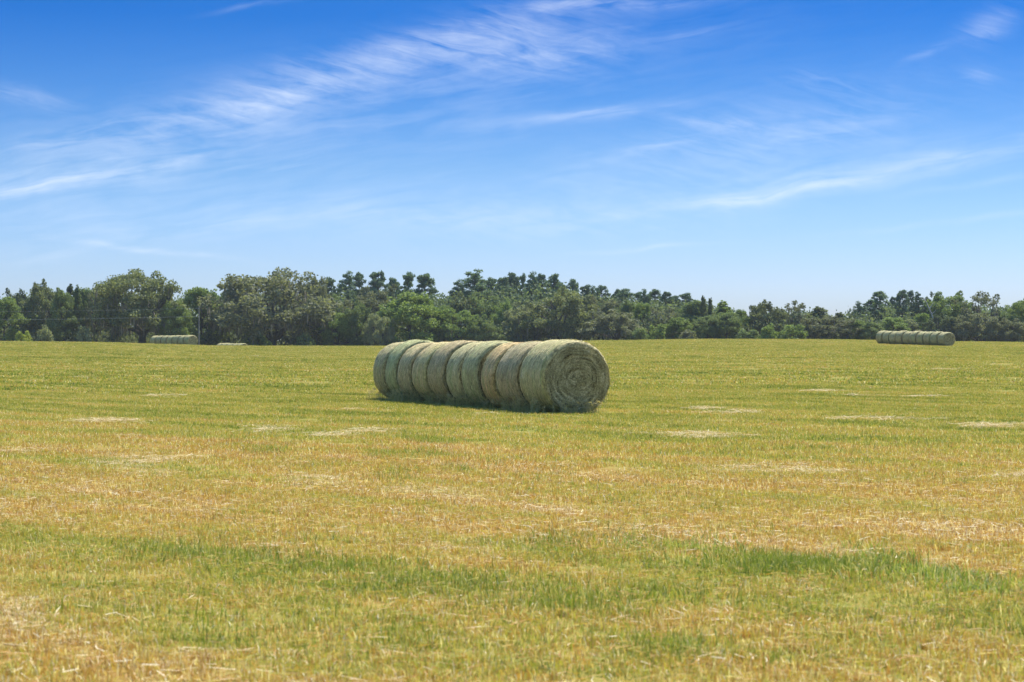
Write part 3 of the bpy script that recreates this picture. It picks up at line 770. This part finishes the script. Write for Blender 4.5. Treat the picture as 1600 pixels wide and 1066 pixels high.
LIB = {}
def lib(kind, maker, seeds):
    out = []
    for s in seeds:
        cr, tr, ms = maker(s)
        V = cr[0]; ztop = np.percentile(V[:, 2], 99.93); wx = (np.percentile(V[:, 0], 99.3)-np.percentile(V[:, 0], .7))
        out.append(dict(w=wx, h=ztop, cx=(np.percentile(V[:, 0], 99.3)+np.percentile(V[:, 0], .7))/2,
                        crown=mesh_np('crown', *cr[:2], attrs={'v': cr[2]}), trunk=mesh_np('trunk', *tr, smooth=True),
                        moss=mesh_np('moss', *ms[:2], attrs={'v': ms[2]}) if ms else None))
        out[-1]['crown'].materials.append(M_NEEDLE if kind == 'pine' else M_LEAF)
        out[-1]['trunk'].materials.append(M_BARK)
        if ms: out[-1]['moss'].materials.append(M_MOSS)
    LIB[kind] = out
lib('bigoak', lambda s: oak(s, 13.5, 12, 150, 200, .14, 900, open_=.35, lsz=(.18, .36)), (1, 2))
lib('oak', lambda s: oak(s, 10, 9.5, 105, 190, .06, 160, open_=.15, lsz=(.17, .34)), (3, 4, 5, 6))
lib('openoak', lambda s: oak(s, 9, 9.5, 66, 110, .15, 140, open_=.8, lsz=(.16, .32)), (7, 8))
lib('broad', lambda s: broad(s, nb=95, per=170, lsz=(.16, .33)), (11, 12, 13, 14))
lib('point', lambda s: broad(s, 4.5, 9, 60, 130, lsz=(.14, .30), pointy=.6), (15, 16, 17))
lib('pine', lambda s: pine(s, 6, 15, 84, 74, .34), (21, 22, 23, 24, 25))
lib('pinetall', lambda s: pine(s, 6.5, 15, 100, 70, .28), (26, 27))
lib('shrub', lambda s: shrub(s), (31, 32, 33))
TNAME = {'bigoak': 'live_oak', 'oak': 'oak_tree', 'openoak': 'oak_tree', 'broad': 'broadleaf_tree', 'point': 'slender_tree', 'pine': 'pine_tree', 'pinetall': 'pine_tree', 'shrub': 'shrub'}
TINT = {'grey': (.188, .194, .118), 'olive': (.185, .202, .098), 'mid': (.185, .228, .095), 'green': (.215, .275, .092), 'bright': (.205, .262, .076),
        'pine': (.150, .205, .115), 'dark': (.125, .152, .086), 'yellow': (.34, .38, .085), 'pale': (.265, .280, .160)}
LIB['pine'] += LIB['pinetall'][:0]
count = {}
def tree(kind, px, top, wpx, Y, tint, label, v=None, rz=None):
    k = count.get(kind, 0); count[kind] = k+1
    L = LIB[kind][(k if v is None else v) % len(LIB[kind])]
    x = (px-800)/F*Y; zb = float(height(x, Y))-.05
    H = EYE+(HZ-top)*Y/F-zb; Wd = wpx*Y/F*(1.22 if kind.startswith('pine') else 1.08)
    a = (k*2.4) % 6.28 if rz is None else rz
    r = bpy.data.objects.new(TNAME[kind], None); COL.objects.link(r); r.empty_display_size = 1
    r.location = (x, Y, zb); r.rotation_euler = (0, 0, a); s = Wd/L['w']; r.scale = (s, s, H/L['h'])
    tag(r, label, 'shrub' if kind == 'shrub' else 'tree', 'shrubs at the foot of the trees' if kind == 'shrub' else 'trees along the edge of the field')
    c = ob('crown', L['crown'], None, r); t_ = TINT[tint]
    j = 1+.10*math.sin(k*5.3+px); c.color = (t_[0]*j, t_[1]*j, t_[2]*j, 1)
    ob('trunk', L['trunk'], None, r)
    if L['moss']: ob('hanging_moss', L['moss'], None, r)['kind'] = 'stuff'
    return r

TREES = [
    # kind, px, top, width px, distance, tint, label
    ('broad', 6, 464, 58, 303, 'green', 'leafy lit green tree cut by the left edge of the frame'),
    ('oak', 30, 451, 52, 325, 'dark', 'dark round topped tree behind the lit one at the left frame edge'),
    ('oak', 70, 438, 66, 309, 'olive', 'tall olive brown oak with a ragged top, second hump from the left frame edge'),
    ('broad', 98, 450, 36, 304, 'mid', 'small green tree tucked against the right side of the ragged olive oak'),
    ('point', 111, 444, 24, 312, 'dark', 'dark narrow pointed tree, taller of two between the ragged oak and the mossy oak'),
    ('point', 120, 446, 18, 306, 'mid', 'slim light green pointed tree close beside the dark pointed one'),
    ('broad', 136, 450, 40, 311, 'mid', 'greyish green tree just left of the big mossy oak'),
    ('openoak', 152, 444, 44, 308, 'grey', 'thin grey oak with see through branches at the left flank of the mossy oak'),
    ('bigoak', 221, 421, 128, 300, 'olive', 'big spreading live oak with hanging moss, standing behind the left bale row'),
    ('broad', 272, 470, 46, 297, 'green', 'low yellowish green tree under the right side of the left live oak'),
    ('broad', 315, 450, 84, 308, 'green', 'bright topped broad tree behind the utility pole, between the two live oaks'),
    ('broad', 340, 458, 40, 312, 'mid', 'green tree squeezed against the left flank of the larger live oak'),
    ('bigoak', 424, 420, 172, 302, 'grey', 'largest live oak, wide grey green dome with dark forked trunk and hanging moss'),
    ('oak', 486, 433, 66, 309, 'grey', 'mossy grey oak forming the right shoulder of the largest live oak'),
    ('pine', 513, 433, 30, 345, 'pine', 'leftmost pine of the skyline, half sunk behind the mossy oak shoulder'),
    ('pine', 537, 424, 34, 344, 'pine', 'full round topped pine, left one of a close pair above the treeline'),
    ('pine', 561, 426, 26, 348, 'pine', 'narrower pine on the right of the close pair above the treeline'),
    ('pine', 590, 424, 36, 345, 'pine', 'lone pine with an open fan crown between the close pair and the next pines'),
    ('pine', 614, 434, 24, 350, 'pine', 'shorter dark pine standing left of the pine above the bright green tree'),
    ('pine', 635, 425, 32, 345, 'pine', 'pine with ring shaped top rising above the bright green tree'),
    ('pinetall', 669, 428, 44, 343, 'pine', 'tall conical pine standing alone just left of the skyline notch'),
    ('oak', 520, 460, 52, 313, 'mid', 'green crowned tree below the leftmost skyline pines'),
    ('broad', 527, 489, 52, 302, 'green', 'low bright green tree right beside the largest live oak'),
    ('oak', 582, 446, 84, 312, 'grey', 'wide grey brown oak below the lone fan crowned pine'),
    ('oak', 556, 470, 56, 303, 'mid', 'dark sided green tree in front of the wide grey brown oak'),
    ('oak', 592, 490, 42, 299, 'pale', 'pale grey leafy tree at the foot of the wide grey brown oak'),
    ('broad', 643, 457, 88, 303, 'bright', 'bright yellow green broad tree left of the skyline notch, dark on its lower left side'),
    ('broad', 692, 478, 52, 305, 'green', 'green tree below the skyline notch, behind the far end of the middle bale row'),
    ('pine', 712, 437, 34, 346, 'pine', 'first low pine right of the skyline notch'),
    ('pinetall', 745, 421, 50, 344, 'pine', 'tallest pine with wide open crown right of the skyline notch'),
    ('pine', 768, 434, 30, 349, 'pine', 'low pine tucked right of the tallest pine'),
    ('pine', 784, 433, 32, 346, 'pine', 'dense pine with flat shoulder halfway between the tallest pine and the pine group'),
    ('pine', 800, 426, 28, 350, 'pine', 'pine at the left of the dense group above the bales'),
    ('pine', 815, 427, 16, 343, 'pine', 'very slim spire pine in the dense group above the bales'),
    ('pine', 830, 425, 30, 347, 'pine', 'highest pine in the dense group above the bales'),
    ('pine', 846, 428, 26, 352, 'pine', 'pine right of the highest one in the dense group above the bales'),
    ('pine', 862, 428, 36, 347, 'pine', 'broad pine ending the dense group above the bales on its right'),
    ('pine', 895, 436, 22, 372, 'pine', 'small pine with a flat umbrella top standing clear on the falling skyline'),
    ('pine', 912, 445, 28, 350, 'pine', 'first pine to the right of the umbrella topped one'),
    ('pine', 927, 447, 22, 353, 'pine', 'second pine to the right of the umbrella topped one'),
    ('pine', 941, 446, 28, 349, 'pine', 'third pine to the right of the umbrella topped one, before a dip'),
    ('pine', 962, 452, 22, 352, 'pine', 'dark pine, left of a pair right after the dip in the falling skyline'),
    ('pine', 976, 451, 30, 348, 'pine', 'wide pine, right of a pair right after the dip in the falling skyline'),
    ('pine', 995, 456, 26, 353, 'pine', 'lower pine beside the small sky gap in the falling skyline'),
    ('pine', 1010, 452, 24, 350, 'pine', 'pine just right of the small sky gap in the falling skyline'),
    ('pine', 1024, 452, 28, 354, 'pine', 'second pine right of the small sky gap in the falling skyline'),
    ('pine', 1039, 456, 24, 351, 'pine', 'pine third right of the small sky gap, half behind bright greens'),
    ('pine', 1053, 462, 26, 356, 'pine', 'lower pine left of the last arched pine on the falling skyline'),
    ('pine', 1071, 458, 34, 351, 'pine', 'last arched pine before the spiky slender trees'),
    ('oak', 722, 457, 62, 318, 'olive', 'olive green tree right under the first pine past the skyline notch'),
    ('oak', 762, 462, 62, 317, 'mid', 'green round tree under the tallest pine'),
    ('oak', 795, 468, 52, 313, 'green', 'light green tree with a bare pole like trunk below the slim spire pine'),
    ('oak', 716, 485, 62, 304, 'green', 'low leafy tree rising behind the rear bales of the middle row'),
    ('oak', 756, 492, 54, 302, 'mid', 'low green tree behind the centre bales of the middle row'),
    ('oak', 822, 470, 66, 308, 'pale', 'sunlit pale olive tree left of the dark oak behind the front bale'),
    ('oak', 876, 449, 104, 305, 'olive', 'large dark oak standing behind the front bale'),
    ('oak', 932, 461, 68, 311, 'grey', 'grey green oak between the large dark oak and the bent limbed oak'),
    ('oak', 958, 484, 92, 299, 'grey', 'low wide grey oak with dark bent limbs near the ground, right of the front bale'),
    ('broad', 986, 470, 40, 318, 'mid', 'green tree below the small sky gap in the pines'),
    ('broad', 1006, 474, 36, 312, 'bright', 'bright green tree behind the right edge of the low wide grey oak'),
    ('oak', 1036, 480, 56, 311, 'grey', 'brownish grey oak just left of the bright tree near the field centre right'),
    ('broad', 1060, 496, 42, 303, 'bright', 'short bright yellow green tree at the field edge, right of the round bush'),
    ('broad', 1088, 470, 54, 309, 'mid', 'green tree under the spiky slender trees'),
    ('point', 1099, 462, 14, 306, 'olive', 'spiky slender tree, left of two feathery tops leaning right'),
    ('point', 1110, 465, 12, 307, 'olive', 'spiky slender tree, right of two feathery tops leaning right'),
    ('broad', 1106, 492, 40, 300, 'mid', 'leafy dark green tree at the field edge below the spiky slender trees'),
    ('point', 1131, 470, 34, 309, 'green', 'tall yellowish green tree with a pointed crown, last before the low gap'),
    ('broad', 1135, 488, 48, 301, 'mid', 'dusky green tree at the field edge under the pointed yellowish tree'),
    ('broad', 1156, 484, 34, 306, 'green', 'green tree falling away to the low gap in the skyline'),
    ('openoak', 1175, 477, 18, 306, 'dark', 'thin dark tree in the low gap of the skyline'),
    ('oak', 1197, 469, 56, 307, 'olive', 'olive oak with a knobbly top, first right of the low gap'),
    ('openoak', 1238, 470, 54, 310, 'grey', 'airy oak with arching branches right of the knobbly topped oak'),
    ('point', 1281, 479, 36, 311, 'olive', 'olive tree with twin points between the airy oak and the grey oak'),
    ('oak', 1292, 494, 74, 301, 'grey', 'low grey oak at the field edge left of the right bale row'),
    ('point', 1311, 488, 26, 313, 'olive', 'small pointed tree rising behind the low grey oak'),
    ('openoak', 1330, 482, 18, 318, 'dark', 'thin wispy tree at the left foot of the right pine stand'),
    ('pine', 1346, 471, 24, 334, 'pine', 'lowest pine at the left of the right pine stand'),
    ('pine', 1361, 468, 26, 338, 'pine', 'second pine in the right pine stand, stepping up'),
    ('pinetall', 1380, 455, 34, 334, 'pine', 'dense tallest pine in the right pine stand'),
    ('pine', 1396, 464, 22, 340, 'pine', 'pine filling between the two tallest of the right pine stand'),
    ('pine', 1410, 453, 22, 332, 'pine', 'slim tall pine above the middle of the right bale row'),
    ('pine', 1424, 454, 20, 336, 'pine', 'slim pine with sky gaps, right of the one above the right bale row'),
    ('pine', 1438, 456, 20, 334, 'pine', 'last slim pine of the right stand, next to the bare white snag'),
    ('oak', 1456, 457, 34, 322, 'dark', 'dark brown tree behind the bare white snag'),
    ('broad', 1334, 499, 44, 303, 'green', 'lit green tree left of the right bale row'),
    ('broad', 1362, 503, 34, 301, 'mid', 'small green tree at the left end of the right bale row'),
    ('broad', 1396, 496, 44, 303, 'green', 'green tree right behind the left half of the right bale row'),
    ('broad', 1422, 499, 34, 304, 'pale', 'pale green tree behind the middle of the right bale row'),
    ('broad', 1441, 490, 34, 305, 'bright', 'yellow green tree behind the right half of the right bale row'),
    ('oak', 1482, 455, 76, 310, 'green', 'large yellow green tree above the front end of the right bale row'),
    ('oak', 1470, 489, 46, 299, 'dark', 'very dark shaded tree directly behind the front end of the right bale row'),
    ('openoak', 1536, 456, 78, 306, 'grey', 'tall airy grey oak with bare branch tips, right of the right bale row'),
    ('oak', 1524, 490, 66, 298, 'grey', 'low grey bushy oak at the field edge right of the right bale row'),
    ('oak', 1570, 481, 50, 304, 'mid', 'dull green oak between the airy grey oak and the right frame edge'),
    ('oak', 1578, 497, 52, 298, 'grey', 'low grey oak near the right frame edge'),
    ('broad', 1603, 466, 56, 305, 'bright', 'tall fresh green tree cut by the right frame edge'),
    ('shrub', 37, 517, 22, 289, 'yellow', 'small glowing yellow green shrub on the field edge at far left'),
    ('shrub', 70, 508, 24, 293, 'pale', 'dull pale shrub at the foot of the ragged olive oak'),
    ('shrub', 130, 509, 20, 292, 'pale', 'grey green upright shrub left of the mossy live oak'),
    ('shrub', 400, 515, 40, 297, 'green', 'sunlit shrub seen under the largest live oak, left of its trunk'),
    ('shrub', 474, 519, 30, 296, 'mid', 'shrub under the right side of the largest live oak'),
    ('shrub', 1028, 507, 26, 292, 'green', 'round leafy bush at the field edge right of the low wide grey oak'),
    ('shrub', 1000, 512, 30, 294, 'mid', 'dark bush just left of the round leafy bush'),
    ('shrub', 1201, 505, 28, 293, 'bright', 'bright bush below the knobbly topped oak'),
    ('shrub', 1238, 507, 38, 293, 'green', 'wide green bush below the airy arching oak'),
    ('shrub', 1168, 514, 30, 294, 'mid', 'low dull bush under the low gap of the skyline'),
    ('shrub', 1075, 514, 26, 294, 'grey', 'grey brown bush right of the short bright tree'),
]
for t in TREES: tree(*t)

# off to both sides, for views from a step away
srng = np.random.default_rng(9)
for i, px in enumerate([-60, -120, -185, -250, 1660, 1720, 1790, 1860]):
    tree('oak' if i % 2 else 'broad', px, 462+srng.uniform(-12, 10), 74, 305+srng.uniform(-4, 8), ['mid', 'grey', 'olive', 'green'][i % 4],
         ['tree beyond the left frame edge, nearest to it', 'grey tree beyond the left frame edge, second out', 'olive tree beyond the left frame edge, third out',
          'green tree beyond the left frame edge, farthest out', 'tree beyond the right frame edge, nearest to it', 'grey tree beyond the right frame edge, second out',
          'olive tree beyond the right frame edge, third out', 'green tree beyond the right frame edge, farthest out'][i])

# bare snag beside the right pine stand
g = np.random.default_rng(3)
x, Y = (1452-800)/F*306, 306; zb = float(height(x, Y))
r = bpy.data.objects.new('dead_tree', None); COL.objects.link(r); r.location = (x, Y, zb)
tag(r, 'bare white snag with curved forked branches beside the right pine stand', 'tree')
ln = [limb(g, np.array([.9, 0, -.3]), np.array([.3, 0, 4.6]), .12, .09, 6)]
ln.append(limb(g, np.array([.3, 0, 4.5]), np.array([-.9, .1, 6.9]), .10, .045, 6, .08)); ln.append(limb(g, np.array([.1, 0, 5.3]), np.array([.75, .1, 6.2]), .07, .03, 5, .05))
ln.append(limb(g, np.array([-.5, .1, 6.4]), np.array([-1.3, .1, 6.9]), .05, .025, 4)); ln.append(limb(g, np.array([.3, 0, 4.2]), np.array([1.0, -.1, 5.0]), .06, .03, 4))
ob('trunk', mesh_np('trunk', *tubes(ln, 6), smooth=True), M_PALEBARK, r)

# woods that close the view behind the named trees, and the brush at their feet
SKX = [-400, 0, 30, 70, 100, 130, 165, 190, 260, 290, 340, 380, 480, 520, 560, 620, 660, 690, 712, 745, 800, 870, 905, 960, 1020, 1080, 1130, 1165, 1200, 1260, 1300, 1340, 1380, 1440, 1500, 1560, 1600, 2000]
SKY = [y-13 for y in [472, 478, 470, 462, 464, 464, 466, 462, 466, 470, 470, 462, 456, 456, 458, 460, 466, 472, 464, 456, 450, 450, 462, 468, 470, 478, 486, 500, 492, 492, 500, 494, 482, 482, 482, 486, 482, 476]]
def mass(name, n, y0, y1, topf, size, tint, label, seed, x0=-420, x1=2020, zlow=0.0):
    g = np.random.default_rng(seed)
    nb = n//40; px = g.uniform(x0, x1, nb); Yb = g.uniform(y0, y1, nb); xb = (px-800)/F*Yb
    zb = height(xb, Yb); H = topf(px, Yb, zb, g)
    zc = zb+zlow+g.uniform(0, 1, nb)**(.7 if name != 'woods' else 1.0)*H
    C = np.stack([xb, Yb, zc], 1); pts = np.repeat(C, 40, 0)+g.normal(0, 1, (nb*40, 3))*np.array([.8, .8, .6])*size*2.2
    pts = pts[pts[:, 2] > np.repeat(zb, 40)-.1]
    cr = cards(g, pts, (size*.7, size*1.4), (size*.5, size*1.05))
    o = ob(name, mesh_np(name, *cr[:2], attrs={'v': cr[2]}), M_LEAF); o.color = (*tint, 1)
    tag(o, label, None, None, 'stuff')
mass('woods', 170000, 322, 400, lambda px, Yb, zb, g: np.maximum(1, EYE+(HZ-np.interp(px, SKX, SKY)-4)*Yb/F-zb-1.0), .40, (.15, .185, .095), 'far woods seen as one mass between and behind the nearer trees', 51)
mass('undergrowth', 80000, 303, 322, lambda px, Yb, zb, g: g.uniform(1.2, 4.2, len(px)), .34, (.14, .16, .09), 'dark brush filling the gaps at the foot of the trees', 52)

# ------------------------------------------------------------------ utility pole and its wires
M_POLE = mat_plain('weathered_pole', (.19, .18, .165), (.27, .26, .24), 2)
M_WIRE = mat_plain('wire', (.28, .29, .30), (.34, .35, .36), 2, .5)
Y = 291
def pole(px, label):
    x = (px-800)/F*Y; zb = float(height(x, Y)); ht = EYE+(HZ-478)*Y/F-zb
    r = bpy.data.objects.new('utility_pole', None); COL.objects.link(r); r.location = (x, Y, zb); tag(r, label, 'utility pole', 'utility poles')
    ob('shaft', mesh_np('shaft', *tubes([(np.array([[0, 0, -.6], [0, 0, ht*.5], [0, 0, ht]]), np.array([.095, .08, .065]))], 10), smooth=True), M_POLE, r)
    ins = []
    for q in (ht-.55, ht-1.75):
        ins.append((np.array([[0, -.08, q], [0, -.22, q], [0, -.22, q+.16], [0, -.22, q+.22]]), np.array([.03, .03, .06, .03])))
    for l_ in ins: ob('insulator', mesh_np('insulator', *tubes([l_], 8), smooth=True), M_WIRE, r)
    return np.array([x, Y-.22, zb+ht])
a = pole(311, 'thin grey utility pole at the right end of the left bale row'); b = pole(-560, 'utility pole beyond the left frame edge carrying the same wires')
for dz, lb in ((-.35, 'upper thin wire running left from the utility pole'), (-1.55, 'lower pale wire running left from the utility pole')):
    t = np.linspace(0, 1, 40)[:, None]; P = (a+[0, 0, dz])*(1-t)+(b+[0, 0, dz])*t-np.array([0, 0, 1.0])*(4*t*(1-t)*.55)
    o = ob('power_line', mesh_np('power_line', *tubes([(P, np.full(40, .011 if dz > -1 else .018))], 5), smooth=True), M_WIRE); tag(o, lb, 'wire', 'wires on the utility poles')

# ------------------------------------------------------------------ the summer air over the field
m, N, out = new_mat('summer_haze')
pv = N.node('ShaderNodeVolumePrincipled'); pv.inputs['Color'].default_value = (.72, .84, 1.0, 1); pv.inputs['Density'].default_value = .00010; pv.inputs['Anisotropy'].default_value = .2
N.l.new(pv.outputs[0], out.inputs['Volume'])
bx = np.array([(x_, y_, z_) for x_ in (-420, 420) for y_ in (-40, 440) for z_ in (-3, 24)], float)
h = ob('haze', mesh_np('haze', bx, Q=[(0, 1, 3, 2), (4, 6, 7, 5), (0, 4, 5, 1), (2, 3, 7, 6), (0, 2, 6, 4), (1, 5, 7, 3)]), m); tag(h, kind='stuff')
